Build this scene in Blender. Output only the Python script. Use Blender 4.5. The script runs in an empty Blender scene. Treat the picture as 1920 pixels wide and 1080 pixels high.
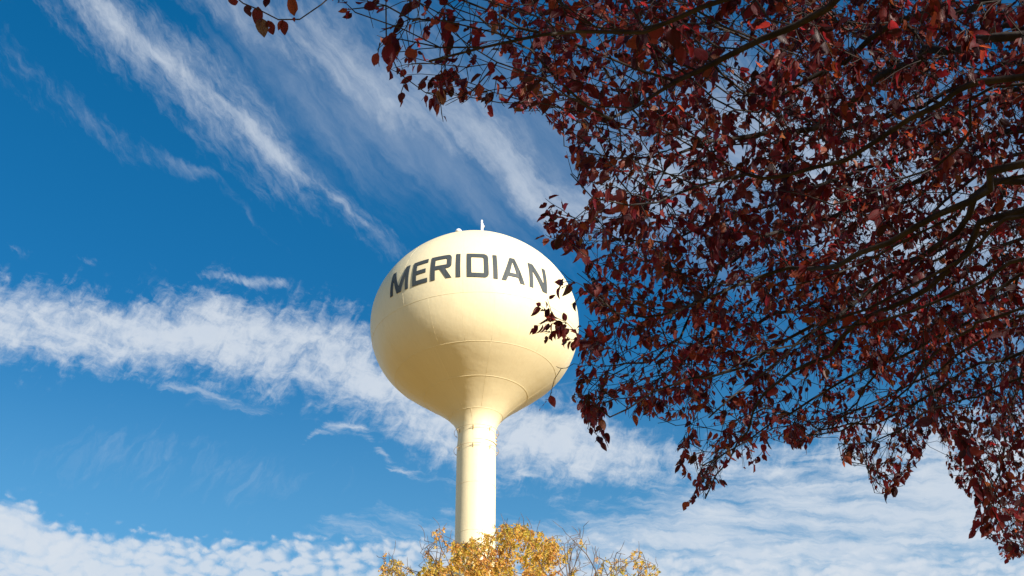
import bpy, math, random
import numpy as np
from mathutils import Vector, Matrix, kdtree
from mathutils.geometry import tessellate_polygon

# ------------------------------------------------------------------ camera
PITCH = math.radians(30.5)
CAM = np.array([0.0, 0.0, 1.6])
FPX = 2700.0                                   # focal length for a 1920 px wide frame
FWD = np.array([0, math.cos(PITCH), math.sin(PITCH)])
UP = np.array([0, -math.sin(PITCH), math.cos(PITCH)])
scene = bpy.context.scene
cd = bpy.data.cameras.new('camera')
cam = bpy.data.objects.new('camera', cd)
scene.collection.objects.link(cam)
cam.location = CAM
cam.rotation_euler = (math.radians(90) + PITCH, 0, 0)
cd.sensor_width = 36.0
cd.lens = 36.0 * FPX / 1920.0
cd.clip_start = 0.05
cd.clip_end = 8000
scene.camera = cam

# ------------------------------------------------------------------ light
SUN_AZ = math.radians(136)                     # clockwise from +Y
SUN_EL = math.radians(23.5)
SKY_STRENGTH = 0.080
EXPOSURE = 0.78
scene.view_settings.view_transform = 'Standard'
scene.view_settings.look = 'None'
scene.view_settings.gamma = 1.0
scene.view_settings.exposure = EXPOSURE
sun_dir = Vector((math.sin(SUN_AZ) * math.cos(SUN_EL), math.cos(SUN_AZ) * math.cos(SUN_EL), math.sin(SUN_EL)))
sl = bpy.data.lights.new('sun', 'SUN')
sl.energy = 5.0
sl.angle = math.radians(0.53)
sl.color = (1.0, 0.92, 0.81)
so = bpy.data.objects.new('sun', sl)
scene.collection.objects.link(so)
so.rotation_euler = (-sun_dir).to_track_quat('-Z', 'Y').to_euler()


class NT:
    """tiny node-tree writer: numbers or sockets as arguments"""
    def __init__(self, tree):
        self.t = tree
        tree.nodes.clear()

    def n(self, typ, **kw):
        nd = self.t.nodes.new(typ)
        for k, v in kw.items():
            setattr(nd, k, v)
        return nd

    def put(self, sock, v):
        if isinstance(v, bpy.types.NodeSocket):
            self.t.links.new(v, sock)
        elif v is not None:
            sock.default_value = v

    def m(self, op, a, b=None, c=None, clamp=False):
        nd = self.n('ShaderNodeMath', operation=op, use_clamp=clamp)
        for i, v in enumerate((a, b, c)):
            self.put(nd.inputs[i], v)
        return nd.outputs[0]

    def comb(self, x, y, z=0.0):
        nd = self.n('ShaderNodeCombineXYZ')
        for i, v in enumerate((x, y, z)):
            self.put(nd.inputs[i], v)
        return nd.outputs[0]

    def noise(self, vec, scale, detail=4.0, rough=0.5, dist=0.0, dims='3D'):
        nd = self.n('ShaderNodeTexNoise', noise_dimensions=dims)
        self.put(nd.inputs['Vector'], vec)
        nd.inputs['Scale'].default_value = scale
        nd.inputs['Detail'].default_value = detail
        nd.inputs['Roughness'].default_value = rough
        nd.inputs['Distortion'].default_value = dist
        return nd.outputs['Fac']

    def sstep(self, x, a, b, lo=0.0, hi=1.0):
        nd = self.n('ShaderNodeMapRange', interpolation_type='SMOOTHSTEP')
        for i, v in enumerate((x, a, b, lo, hi)):
            self.put(nd.inputs[i], v)
        return nd.outputs[0]

    def mix(self, f, a, b, mode='MIX'):
        nd = self.n('ShaderNodeMix', data_type='RGBA', blend_type=mode)
        self.put(nd.inputs[0], f)
        for s, v in ((nd.inputs[6], a), (nd.inputs[7], b)):
            self.put(s, v if isinstance(v, bpy.types.NodeSocket) or v is None else (*v, 1.0))
        return nd.outputs[2]

    def curve(self, x, pts, lo, hi, vlo, vhi):
        """piecewise smooth function of x given as (x, value) points"""
        nx = self.sstep_lin(x, lo, hi)
        nd = self.n('ShaderNodeFloatCurve')
        cv = nd.mapping.curves[0]
        P = [((px - lo) / (hi - lo), (pv - vlo) / (vhi - vlo)) for px, pv in pts]
        while len(cv.points) < len(P):
            cv.points.new(0.5, 0.5)
        for q, (a, b) in zip(cv.points, P):
            q.location = (a, b)
            q.handle_type = 'AUTO_CLAMPED'
        nd.mapping.extend = 'HORIZONTAL'
        nd.mapping.update()
        self.put(nd.inputs['Value'], nx)
        return self.m('MULTIPLY_ADD', nd.outputs[0], vhi - vlo, vlo)

    def sstep_lin(self, x, lo, hi):
        return self.m('DIVIDE', self.m('SUBTRACT', x, lo), hi - lo, clamp=True)


# ---- sky: Nishita plus cirrus and altocumulus, laid out by compass azimuth and elevation
world = bpy.data.worlds.new("World")
scene.world = world
world.use_nodes = True
w = NT(world.node_tree)
sky = w.n('ShaderNodeTexSky', sky_type='NISHITA', sun_disc=False)
sky.sun_elevation = SUN_EL
sky.sun_rotation = SUN_AZ
sky.altitude = 800
sky.air_density = 1.0
sky.dust_density = 0.3
sky.ozone_density = 2.0
hsv = w.n('ShaderNodeHueSaturation')
hsv.inputs['Hue'].default_value = 0.495
hsv.inputs['Saturation'].default_value = 1.42
hsv.inputs['Value'].default_value = 1.0
w.put(hsv.inputs['Color'], sky.outputs[0])
tc = w.n('ShaderNodeTexCoord')
sep = w.n('ShaderNodeSeparateXYZ')
w.put(sep.inputs[0], tc.outputs['Generated'])
DEG = 180 / math.pi
az = w.m('MULTIPLY', w.m('ARCTAN2', sep.outputs[0], sep.outputs[1]), DEG)
el = w.m('MULTIPLY', w.m('ARCSINE', sep.outputs[2]), DEG)


def azel(px, py):
    d = FWD + np.array([1, 0, 0]) * (px - 960) / FPX + UP * (540 - py) / FPX
    d = d / np.linalg.norm(d)
    return math.atan2(d[0], d[1]) * DEG, math.asin(d[2]) * DEG


V = w.comb(az, el)
# ragged edges: bend the coordinates with noise before the bands are read
n1 = w.noise(V, 0.28, 3, 0.5)
n2 = w.noise(w.comb(az, el, 7.3), 0.28, 3, 0.5)
n3 = w.noise(w.comb(az, el, 3.1), 1.3, 5, 0.6)
n4 = w.noise(w.comb(az, el, 13.1), 1.3, 5, 0.6)


def warped(k1, k2):
    a = w.m('ADD', w.m('MULTIPLY_ADD', w.m('SUBTRACT', n1, 0.5), k1, az), w.m('MULTIPLY', w.m('SUBTRACT', n3, 0.5), k2))
    e = w.m('ADD', w.m('MULTIPLY_ADD', w.m('SUBTRACT', n2, 0.5), k1, el), w.m('MULTIPLY', w.m('SUBTRACT', n4, 0.5), k2))
    return a, e


AW, EW = warped(1.6, 1.2)
AS, ES = warped(0.8, 0.5)


def band(pts, coords):
    """pts: (px, py, half width px up, half width px down, intensity)"""
    a_, e_ = coords
    A = [(azel(x, y), azel(x, y - u)[1] - azel(x, y)[1], azel(x, y)[1] - azel(x, y + d)[1], i) for x, y, u, d, i in pts]
    lo, hi = A[0][0][0], A[-1][0][0]
    c = w.curve(a_, [(q[0][0], q[0][1]) for q in A], lo, hi, 10, 50)
    up = w.curve(a_, [(q[0][0], q[1]) for q in A], lo, hi, 0, 10)
    dn = w.curve(a_, [(q[0][0], q[2]) for q in A], lo, hi, 0, 10)
    it = w.curve(a_, [(q[0][0], q[3]) for q in A], lo, hi, 0, 1)
    d = w.m('SUBTRACT', e_, c)
    du = w.m('DIVIDE', w.m('MAXIMUM', d, 0.0), up)
    dd = w.m('DIVIDE', w.m('MAXIMUM', w.m('MULTIPLY', d, -1), 0.0), dn)
    s = w.m('ADD', du, dd)
    g = w.m('EXPONENT', w.m('MULTIPLY', w.m('MULTIPLY', s, s), -1.0))
    return w.m('MULTIPLY', g, it)


def streaks(angle, sx, sy, detail, rough, seed, dist=0.0):
    """noise drawn out along a direction in the sky"""
    c, s = math.cos(math.radians(angle)), math.sin(math.radians(angle))
    u = w.m('ADD', w.m('MULTIPLY', AS, c), w.m('MULTIPLY', ES, s))
    v = w.m('ADD', w.m('MULTIPLY', AS, -s), w.m('MULTIPLY', ES, c))
    return w.noise(w.comb(w.m('MULTIPLY', u, sx), w.m('MULTIPLY', v, sy), seed), 1.0, detail, rough, dist)


def contrast(x, k):
    return w.m('MULTIPLY_ADD', w.m('SUBTRACT', x, 0.5), k, 0.5)


diag = streaks(-40, 0.16, 0.75, 9, 0.66, 1.0, 0.5)
diag2 = streaks(-34, 0.30, 1.5, 9, 0.68, 4.0, 0.3)
fine = streaks(-52, 0.9, 3.2, 6, 0.65, 44.0, 0.6)
steep = streaks(58, 0.55, 1.5, 8, 0.66, 9.0, 0.8)
flat = streaks(-6, 0.28, 1.7, 9, 0.64, 15.0, 0.4)
puff = w.noise(w.comb(AS, w.m('MULTIPLY', ES, 1.4), 21.0), 0.9, 9, 0.68, 0.4)

clouds = []


def layer(mask, tex, k, lo, hi, gain):
    """mask plus texture through a wide threshold: frayed edges, uneven inside"""
    v = w.m('ADD', mask, w.m('MULTIPLY', w.m('SUBTRACT', tex, 0.5), k))
    clouds.append(w.m('MULTIPLY', w.m('MULTIPLY', w.sstep(v, lo, hi), gain), w.sstep(mask, 0.02, 0.2)))


# streak from the upper left down to the tank: a soft veil with a bright spine
t1 = w.m('ADD', w.m('MULTIPLY', diag2, 0.55), w.m('ADD', w.m('MULTIPLY', fine, 0.25), w.m('MULTIPLY', puff, 0.20)))
b1 = band([(60, -80, 85, 80, .5), (190, 20, 75, 90, .62), (300, 110, 85, 95, .66), (420, 200, 110, 110, .62), (520, 280, 80, 100, .6),
           (570, 325, 40, 75, .5), (640, 380, 30, 55, .5), (740, 455, 26, 40, .42), (850, 520, 16, 26, 0)], (AS, ES))
layer(b1, t1, 2.0, 0.20, 1.10, 0.50)
b1s = band([(60, -100, 30, 40, .6), (170, 0, 26, 32, .8), (240, 60, 24, 36, .9), (300, 105, 26, 30, .85), (370, 165, 22, 34, .7), (430, 210, 22, 30, .9), (500, 270, 22, 30, .9), (550, 312, 12, 22, .7),
            (600, 350, 9, 16, .5), (670, 405, 8, 14, .38), (760, 465, 8, 12, 0)], (AS, ES))
layer(b1s, t1, 1.7, 0.20, 1.20, 0.56)
# wide veil right of it, running on behind the plum tree
b2 = band([(250, -90, 70, 70, .35), (400, -10, 80, 60, .6), (520, 60, 110, 55, .62), (640, 130, 130, 60, .66), (760, 200, 130, 50, .72), (880, 262, 120, 50, .80),
           (980, 335, 95, 60, .85), (1060, 395, 90, 70, .8), (1180, 380, 130, 110, .75), (1400, 260, 200, 150, .8), (1600, 420, 330, 230, .85), (2000, 480, 380, 300, .8)], (AW, EW))
t2 = w.m('ADD', w.m('MULTIPLY', diag, 0.60), w.m('ADD', w.m('MULTIPLY', diag2, 0.25), w.m('MULTIPLY', puff, 0.15)))
layer(b2, t2, 1.7, 0.25, 1.30, 0.68)
# faint veil over the whole upper middle
b2v = band([(300, 40, 200, 120, 0), (500, 120, 260, 160, .5), (800, 260, 300, 150, .7), (1100, 350, 300, 160, .7), (1500, 350, 400, 250, .7), (2000, 450, 400, 300, .6)], (AW, EW))
layer(b2v, diag, 1.2, 0.1, 1.2, 0.32)
# thin wisps low left of the first streak
b3 = band([(-60, 60, 70, 70, .4), (120, 190, 40, 50, .45), (290, 290, 22, 34, .5), (360, 318, 16, 26, .7), (395, 325, 10, 22, .6), (480, 420, 16, 20, .3), (600, 520, 16, 20, 0)], (AS, ES))
layer(b3, t1, 2.2, 0.25, 1.2, 0.32)
# the main band of fibrous cloud across the picture
b4 = band([(-80, 600, 85, 85, .8), (60, 605, 78, 85, .85), (200, 622, 66, 80, .9), (330, 630, 74, 78, .95), (400, 625, 88, 84, 1), (500, 640, 74, 92, .92), (600, 655, 85, 90, .86),
           (690, 700, 85, 95, .92), (780, 770, 105, 82, .85), (900, 810, 90, 84, .92), (1030, 830, 85, 84, .95), (1160, 850, 70, 70, .85), (1270, 870, 55, 45, .6), (1420, 870, 55, 45, .5),
           (1600, 850, 60, 70, .5), (2000, 800, 70, 90, .4)], (AS, ES))
tex4 = w.m('ADD', w.m('MULTIPLY', steep, 0.28), w.m('ADD', w.m('MULTIPLY', puff, 0.48), w.m('MULTIPLY', flat, 0.24)))
layer(b4, tex4, 3.0, 0.16, 1.08, 0.88)
b5 = band([(370, 515, 10, 10, .3), (400, 518, 12, 12, .8), (450, 522, 10, 11, .8), (520, 530, 14, 14, .9), (545, 532, 8, 8, 0)], (AS, ES))
layer(b5, t1, 3.2, 0.35, 1.3, 0.55)
b6 = band([(280, 725, 5, 7, 0), (325, 730, 12, 12, .8), (400, 745, 12, 12, .7), (480, 765, 16, 16, .5), (640, 775, 16, 16, 0)], (AS, ES))
layer(b6, flat, 2.6, 0.30, 1.3, 0.55)
b6b = band([(560, 840, 5, 5, 0), (620, 800, 18, 12, .7), (680, 812, 12, 14, .6), (740, 880, 14, 14, .6), (860, 905, 8, 10, .4), (960, 900, 8, 12, .7), (1040, 895, 8, 8, 0)], (AS, ES))
layer(b6b, flat, 3.0, 0.25, 1.2, 0.7)
b6c = band([(0, 880, 60, 60, .3), (250, 850, 80, 90, .5), (400, 880, 90, 90, .5), (600, 900, 60, 60, .3), (750, 900, 60, 60, 0)], (AS, ES))
layer(b6c, steep, 1.6, 0.30, 1.2, 0.20)
# low left bank, breaking into small puffs to the right
b7 = band([(-80, 985, 45, 300, 1), (60, 985, 40, 300, 1), (105, 1010, 40, 300, 1), (200, 1030, 36, 300, .95), (400, 1040, 34, 300, .9), (600, 1045, 34, 300, .85), (700, 1045, 34, 300, .8),
           (850, 1040, 40, 300, .8), (1150, 1080, 60, 300, .8), (2000, 1080, 60, 300, .8)], (AS, ES))
vor = w.n('ShaderNodeTexVoronoi', feature='SMOOTH_F1')
w.put(vor.inputs['Vector'], w.comb(w.m('ADD', AS, w.m('MULTIPLY', puff, 0.5)), w.m('MULTIPLY', ES, 2.0), 0))
vor.inputs['Scale'].default_value = 1.9
vor.inputs['Smoothness'].default_value = 0.5
cells = w.m('SUBTRACT', 1.15, vor.outputs['Distance'])
tex7 = w.m('ADD', w.m('MULTIPLY', cells, 0.40), w.m('MULTIPLY', puff, 0.60))
b7b = w.sstep(az, -16.0, -12.0)
layer(b7, tex7, 2.7, 0.42, 1.28, 0.84)
b7f = band([(-80, 960, 25, 300, 1), (30, 965, 22, 300, 1), (110, 1005, 25, 300, 1), (180, 1040, 25, 300, .8), (330, 1050, 20, 300, .5), (450, 1060, 20, 300, 0)], (AS, ES))
layer(b7f, flat, 1.5, 0.3, 1.2, 0.72)
# broad pale veil low right
b8 = band([(560, 1010, 30, 60, 0), (700, 985, 30, 60, .5), (900, 1000, 40, 60, .55), (1100, 1020, 80, 120, .65), (1300, 1010, 120, 300, .9), (1500, 980, 140, 300, .95), (1700, 940, 150, 300, 1),
           (1900, 900, 160, 300, .95), (2100, 900, 160, 300, .9)], (AW, EW))
layer(b8, contrast(flat, 1.0), 2.2, 0.15, 1.25, 0.84)

keep = 1.0
for c in clouds:
    keep = w.m('MULTIPLY', keep, w.m('SUBTRACT', 1.0, c, clamp=True))
cover = w.m('SUBTRACT', 1.0, keep)
air = w.sstep(el, 29.5, 16.5, 0.0, 0.27)
shade = w.noise(w.comb(AS, ES, 31.0), 0.8, 5, 0.6)
CLV = 6.0
ccol = w.mix(shade, (CLV * 0.74, CLV * 0.84, CLV * 0.98), (CLV * 0.92, CLV * 0.97, CLV * 1.02))
clear = w.mix(air, hsv.outputs[0], (CLV * 0.40, CLV * 0.84, CLV * 1.08))
skyc = w.mix(cover, clear, ccol)
bg = w.n('ShaderNodeBackground')
w.put(bg.inputs[0], skyc)
bg.inputs[1].default_value = SKY_STRENGTH
wo = w.n('ShaderNodeOutputWorld')
w.put(wo.inputs[0], bg.outputs[0])

# ------------------------------------------------------------------ helpers
rnd = random.Random(11)
rng = np.random.default_rng(11)


def link(name, verts, faces, mat, parent=None, smooth=True, uvs=None):
    me = bpy.data.meshes.new(name)
    me.from_pydata(verts, [], faces)
    if uvs is not None:
        uvl = me.uv_layers.new(name='UVMap')
        uvl.data.foreach_set('uv', np.asarray(uvs, dtype=np.float32).ravel())
    if smooth:
        me.polygons.foreach_set('use_smooth', [True] * len(me.polygons))
    me.materials.append(mat)
    me.update()
    o = bpy.data.objects.new(name, me)
    scene.collection.objects.link(o)
    if parent:
        o.parent = parent
    return o


def empty(name, loc, label, cat):
    o = bpy.data.objects.new(name, None)
    scene.collection.objects.link(o)
    o.location = loc
    o['label'] = label
    o['category'] = cat
    return o


def material(name):
    m = bpy.data.materials.new(name)
    m.use_nodes = True
    return m, NT(m.node_tree)


def finish(nt, shader, disp=None):
    out = nt.n('ShaderNodeOutputMaterial')
    nt.put(out.inputs[0], shader)


def principled(nt, color, rough=0.5, spec=0.5, normal=None, metallic=0.0, coat=0.0):
    p = nt.n('ShaderNodeBsdfPrincipled')
    nt.put(p.inputs['Base Color'], color if isinstance(color, bpy.types.NodeSocket) else (*color, 1))
    nt.put(p.inputs['Roughness'], rough)
    p.inputs['Specular IOR Level'].default_value = spec
    p.inputs['Metallic'].default_value = metallic
    p.inputs['Coat Weight'].default_value = coat
    if normal is not None:
        nt.put(p.inputs['Normal'], normal)
    return p.outputs[0]


def bump(nt, h, strength, dist):
    b = nt.n('ShaderNodeBump')
    b.inputs['Strength'].default_value = strength
    b.inputs['Distance'].default_value = dist
    nt.put(b.inputs['Height'], h)
    return b.outputs[0]


class Mesh:
    def __init__(self):
        self.v, self.f = [], []

    def add(self, vs, fs):
        o = len(self.v)
        self.v += [tuple(p) for p in vs]
        self.f += [tuple(i + o for i in f) for f in fs]

    def box(self, c, s, rz=0.0):
        cx, cy, cz = c
        co, si = math.cos(rz), math.sin(rz)
        vs = []
        for dz in (-1, 1):
            for dx, dy in ((-1, -1), (1, -1), (1, 1), (-1, 1)):
                x, y = dx * s[0] / 2, dy * s[1] / 2
                vs.append((cx + x * co - y * si, cy + x * si + y * co, cz + dz * s[2] / 2))
        self.add(vs, [(0, 3, 2, 1), (4, 5, 6, 7), (0, 1, 5, 4), (1, 2, 6, 5), (2, 3, 7, 6), (3, 0, 4, 7)])

    def tube(self, pts, rad, n=6, closed=False):
        pts = [Vector(p) for p in pts]
        m = len(pts)
        rr = rad if hasattr(rad, '__len__') else [rad] * m
        rings = []
        ref = Vector((0.123, 0.234, 0.97)).normalized()
        for i, p in enumerate(pts):
            a = pts[(i - 1) % m] if (closed or i > 0) else pts[0]
            b = pts[(i + 1) % m] if (closed or i < m - 1) else pts[-1]
            t = (b - a)
            t = t.normalized() if t.length > 1e-9 else Vector((0, 0, 1))
            r_ = ref if abs(t.dot(ref)) < 0.97 else Vector((1, 0, 0))
            u = t.cross(r_).normalized()
            v = t.cross(u)
            rings.append([p + (u * math.cos(2 * math.pi * k / n) + v * math.sin(2 * math.pi * k / n)) * rr[i] for k in range(n)])
        fs = []
        cnt = m if closed else m - 1
        for i in range(cnt):
            j = (i + 1) % m
            for k in range(n):
                l = (k + 1) % n
                fs.append((i * n + k, i * n + l, j * n + l, j * n + k))
        if not closed:
            fs.append(tuple(range(n - 1, -1, -1)))
            fs.append(tuple((m - 1) * n + k for k in range(n)))
        self.add([q for r in rings for q in r], fs)

    def lathe(self, prof, n, c=(0, 0)):
        vs = []
        for r, z in prof:
            for k in range(n):
                a = 2 * math.pi * k / n
                vs.append((c[0] + r * math.cos(a), c[1] + r * math.sin(a), z))
        fs = []
        for i in range(len(prof) - 1):
            for k in range(n):
                l = (k + 1) % n
                fs.append((i * n + k, i * n + l, (i + 1) * n + l, (i + 1) * n + k))
        self.add(vs, fs)

    def link(self, name, mat, parent=None, smooth=True):
        return link(name, self.v, self.f, mat, parent, smooth)


# ------------------------------------------------------------------ ground
gm, g = material('dry_grass')
gc = g.n('ShaderNodeTexCoord').outputs['Object']
ga = g.noise(gc, 0.05, 6, 0.6)
gb = g.noise(gc, 2.5, 6, 0.7)
col = g.mix(g.sstep(ga, 0.35, 0.65), (0.33, 0.185, 0.025), (0.25, 0.145, 0.02))
col = g.mix(g.m('MULTIPLY', gb, 0.6), col, (0.32, 0.19, 0.04))
finish(g, principled(g, col, 0.95, 0.2, bump(g, gb, 0.6, 0.05)))
N = 96
vs = [(0, 0, 0)]
radii = [2, 5, 10, 20, 35, 50, 80, 140, 300, 800, 2500, 5000]
for r in radii:
    for k in range(N):
        a = 2 * math.pi * k / N
        h = 0.0 if r > 300 else 0.05 * math.sin(r * 1.7 + 3 * a)
        vs.append((r * math.cos(a), r * math.sin(a) + 0.0, h))
fs = [(0, 1 + k, 1 + (k + 1) % N) for k in range(N)]
for i in range(len(radii) - 1):
    for k in range(N):
        l = (k + 1) % N
        fs.append((1 + i * N + k, 1 + (i + 1) * N + k, 1 + (i + 1) * N + l, 1 + i * N + l))
ground = link('ground', vs, fs, gm)
ground['kind'] = 'structure'

# ------------------------------------------------------------------ water tower
TX, TY = -1.728, 64.0
PR = [(.948, 30.388), (.92, 31.034), (1.114, 31.614), (1.536, 32.107), (2.031, 32.535), (2.533, 32.922), (3.039, 33.293), (3.546, 33.673), (4.032, 34.085),
      (4.463, 34.554), (4.809, 35.096), (5.062, 35.698), (5.219, 36.337), (5.278, 36.992), (5.234, 37.64), (5.088, 38.26), (4.845, 38.847), (4.519, 39.397),
      (4.129, 39.898), (3.695, 40.341), (3.226, 40.734), (2.726, 41.092), (2.201, 41.40), (1.655, 41.66), (1.093, 41.86), (0.521, 41.98), (0.0, 42.02)]


def spline(P, step):
    """Catmull-Rom through 2-D or 3-D points"""
    P = [np.array(p, float) for p in P]
    P = [2 * P[0] - P[1]] + P + [2 * P[-1] - P[-2]]
    out = []
    for i in range(1, len(P) - 2):
        L = np.linalg.norm(P[i + 1] - P[i])
        n = max(1, int(round(L / step)))
        for k in range(n):
            t = k / n
            out.append(0.5 * (2 * P[i] + (P[i + 1] - P[i - 1]) * t + (2 * P[i - 1] - 5 * P[i] + 4 * P[i + 1] - P[i + 2]) * t * t
                              + (3 * P[i] - 3 * P[i + 1] + P[i + 2] - P[i - 1]) * t ** 3))
    out.append(P[-2])
    return out


PROF = [(max(0.0, p[0]), p[1]) for p in spline(PR, 0.12)]
PROF = [(r, z) for r, z in PROF]
pz = np.array([p[1] for p in PROF])
prr = np.array([p[0] for p in PROF])


def rad_at(z):
    return float(np.interp(z, pz, prr))


def norm_at(z):
    e = 0.05
    dr = rad_at(z + e) - rad_at(z - e)
    n = np.array([2 * e, -dr])
    return n / np.linalg.norm(n)


def surf(azd, z, off=0.0):
    """point on the bowl: azimuth in degrees from the side facing the viewer"""
    a = math.radians(azd)
    r = rad_at(z)
    n = norm_at(z)
    r += n[0] * off
    return (r * math.sin(a), -r * math.cos(a), z + n[1] * off)


def paint(name, base, streak_scale):
    m, t = material(name)
    tcn = t.n('ShaderNodeTexCoord').outputs['Object']
    s = t.n('ShaderNodeSeparateXYZ')
    t.put(s.inputs[0], tcn)
    ang = t.m('ARCTAN2', s.outputs[0], t.m('MULTIPLY', s.outputs[1], -1))
    vv = t.comb(t.m('MULTIPLY', ang, streak_scale), t.m('MULTIPLY', s.outputs[2], 0.25), 0)
    st = t.noise(vv, 6.0, 8, 0.7)
    vb = t.comb(t.m('MULTIPLY', ang, 3.0), t.m('MULTIPLY', s.outputs[2], 0.35), 5)
    big = t.noise(vb, 1.2, 4, 0.5)
    cc = t.mix(t.sstep(st, 0.35, 0.8, 0.0, 0.5), base, tuple(x * 0.86 for x in base))
    cc = t.mix(t.sstep(big, 0.45, 0.75, 0.0, 0.3), cc, tuple(x * y for x, y in zip(base, (0.9, 0.88, 0.84))))
    # thin pale runs on the underside
    runs = t.noise(t.comb(t.m('MULTIPLY', ang, 26.0), t.m('MULTIPLY', s.outputs[2], 0.9), 2), 1.0, 2, 0.4)
    cc = t.mix(t.sstep(runs, 0.70, 0.78, 0.0, 0.35), cc, (0.80, 0.76, 0.66))
    dents = t.noise(tcn, 0.7, 4, 0.55)
    hgt = t.m('ADD', t.m('MULTIPLY', st, 0.05), t.m('MULTIPLY', dents, 1.0))
    finish(t, principled(t, cc, t.sstep(st, 0.2, 0.8, 0.42, 0.55), 0.4, bump(t, hgt, 0.22, 0.12)))
    return m


CREAM = (0.84, 0.73, 0.475)
cream = paint('cream_tank_paint', CREAM, 9.0)
ccol_m = paint('cream_column_paint', CREAM, 2.0)
lm, t = material('slate_letter_paint')
ln = t.noise(t.n('ShaderNodeTexCoord').outputs['Object'], 6.0, 6, 0.7)
finish(t, principled(t, t.mix(ln, (0.036, 0.048, 0.058), (0.068, 0.078, 0.080)), 0.6, 0.3))
wm, t = material('white_enamel')
finish(t, principled(t, (0.80, 0.80, 0.80), 0.4, 0.5))
pm, t = material('cream_steel_rod')
finish(t, principled(t, (0.52, 0.38, 0.20), 0.5, 0.5))
cm, t = material('foundation_concrete')
finish(t, principled(t, t.mix(t.noise(t.n('ShaderNodeTexCoord').outputs['Object'], 4, 6, .6), (.36, .34, .30), (.26, .25, .23)), 0.9, 0.3))

tower = empty('water_tower', (TX, TY, 0), 'cream steel water tower, bulb tank on slim column, dark MERIDIAN lettering, behind golden treetop', 'water tower')
b = Mesh()
b.lathe([(3.4, 0.0), (3.4, 0.35), (3.3, 0.42), (0.0, 0.42)], 48)
b.link('foundation', cm, tower, smooth=False)
b = Mesh()
b.lathe([(2.6, 0.424), (2.55, 0.9), (2.3, 2.0), (1.9, 3.5), (1.5, 5.0), (1.15, 6.6), (0.98, 8.0), (.948, 9.5)]
        + [(.948, 9.5 + k * 20.888 / 24) for k in range(1, 24)] + [(.945, 30.38)], 96)
for z in (11.4, 13.8, 16.2, 18.6, 21.0, 23.4, 25.8, 28.2):
    b.tube([(0.949 * math.cos(2 * math.pi * k / 96), 0.949 * math.sin(2 * math.pi * k / 96), z) for k in range(96)], 0.008, 6, True)
column = b.link('column', ccol_m, tower)

TILT = math.radians(-1.6)
tank = Mesh()
tank.lathe(PROF, 160)
for z in (36.05, 34.05, 32.95, 31.87, 39.9):
    tank.tube([surf(k * 2.5, z) for k in range(144)], 0.010 if z != 39.9 else 0.004, 6, True)
for azs, z0, z1 in (((-115, -77, -40, -5, 32, 70, 107, 145), 36.07, 39.88), ((-96, -60, -24.5, -6, 12, 48, 84, 120, 160), 34.07, 36.03),
                    ((-150, -88, -28, 12, 93, 150), 31.89, 34.03), ((-120, -10, 110), 30.6, 31.85)):
    for a in azs:
        k = max(4, int((z1 - z0) / 0.2))
        tank.tube([surf(a, z0 + (z1 - z0) * i / k) for i in range(k + 1)], 0.0045, 6)


def tilted(o):
    o.matrix_parent_inverse = Matrix.Identity(4)
    o.matrix_local = Matrix.Translation((0, 0, 31.0)) @ Matrix.Rotation(TILT, 4, 'Y') @ Matrix.Translation((0, 0, -31.0))
    return o


bowl = tilted(tank.link('tank', cream, tower))

# ---- lettering: block letters 1.4 m tall, wrapped round the bowl
SW = 0.185      # stroke, share of letter height
def arc_corner(cx, cy, rx, ry, a0, a1, n=5):
    return [(cx + rx * math.cos(math.radians(a0 + (a1 - a0) * i / n)), cy + ry * math.sin(math.radians(a0 + (a1 - a0) * i / n))) for i in range(n + 1)]


def glyph(ch, W):
    """outline loops in (u: 0..W degrees, v: 0..1); first loop outer, the rest holes"""
    s = 2.35
    h = 0.165
    if ch == 'I':
        return [[(0, 0), (W, 0), (W, 1), (0, 1)]]
    if ch == 'E':
        return [[(0, 0), (W, 0), (W, h), (s, h), (s, .5 - h / 2), (W * .88, .5 - h / 2), (W * .88, .5 + h / 2), (s, .5 + h / 2), (s, 1 - h), (W, 1 - h), (W, 1), (0, 1)]]
    if ch == 'M':
        return [[(0, 0), (2.0, 0), (2.0, .66), (5.3, 0), (8.6, 0), (W - 2.1, .66), (W - 2.1, 0), (W, 0), (W, 1), (W - 2.6, 1), (W / 2, .22), (2.7, 1), (0, 1)]]
    if ch == 'N':
        return [[(0, 0), (2.2, 0), (2.2, .70), (W - 2.9, 0), (W, 0), (W, 1), (W - 2.2, 1), (W - 2.2, .30), (2.9, 1), (0, 1)]]
    if ch == 'A':
        m = W / 2
        return [[(0, 0), (2.5, 0), (3.7, .20), (W - 3.7, .20), (W - 2.5, 0), (W, 0), (m + 1.35, 1), (m - 1.35, 1)],
                [(4.55, .34), (W - 4.55, .34), (m, .84)]]
    if ch == 'D':
        o = [(0, 0)] + arc_corner(W - 2.2, .16, 2.2, .16, -90, 0) + arc_corner(W - 2.2, .84, 2.2, .16, 0, 90) + [(0, 1)]
        i = [(s, h)] + arc_corner(W - s - .7, h + .06, .7, .06, -90, 0) + arc_corner(W - s - .7, 1 - h - .06, .7, .06, 0, 90) + [(s, 1 - h)]
        return [o, i]
    if ch == 'R':
        o = [(0, 0), (s, 0), (s, .40), (5.1, .40), (W - 2.9, 0), (W, 0), (W - 3.4, .41)] + arc_corner(W - 2.0, .56, 2.0, .15, -90, 0) \
            + arc_corner(W - 2.0, .85, 2.0, .15, 0, 90) + [(0, 1)]
        i = [(s, .40 + h)] + arc_corner(W - s - .6, .40 + h + .05, .6, .05, -90, 0) + arc_corner(W - s - .6, 1 - h - .05, .6, .05, 0, 90) + [(s, 1 - h)]
        return [o, i]


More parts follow.
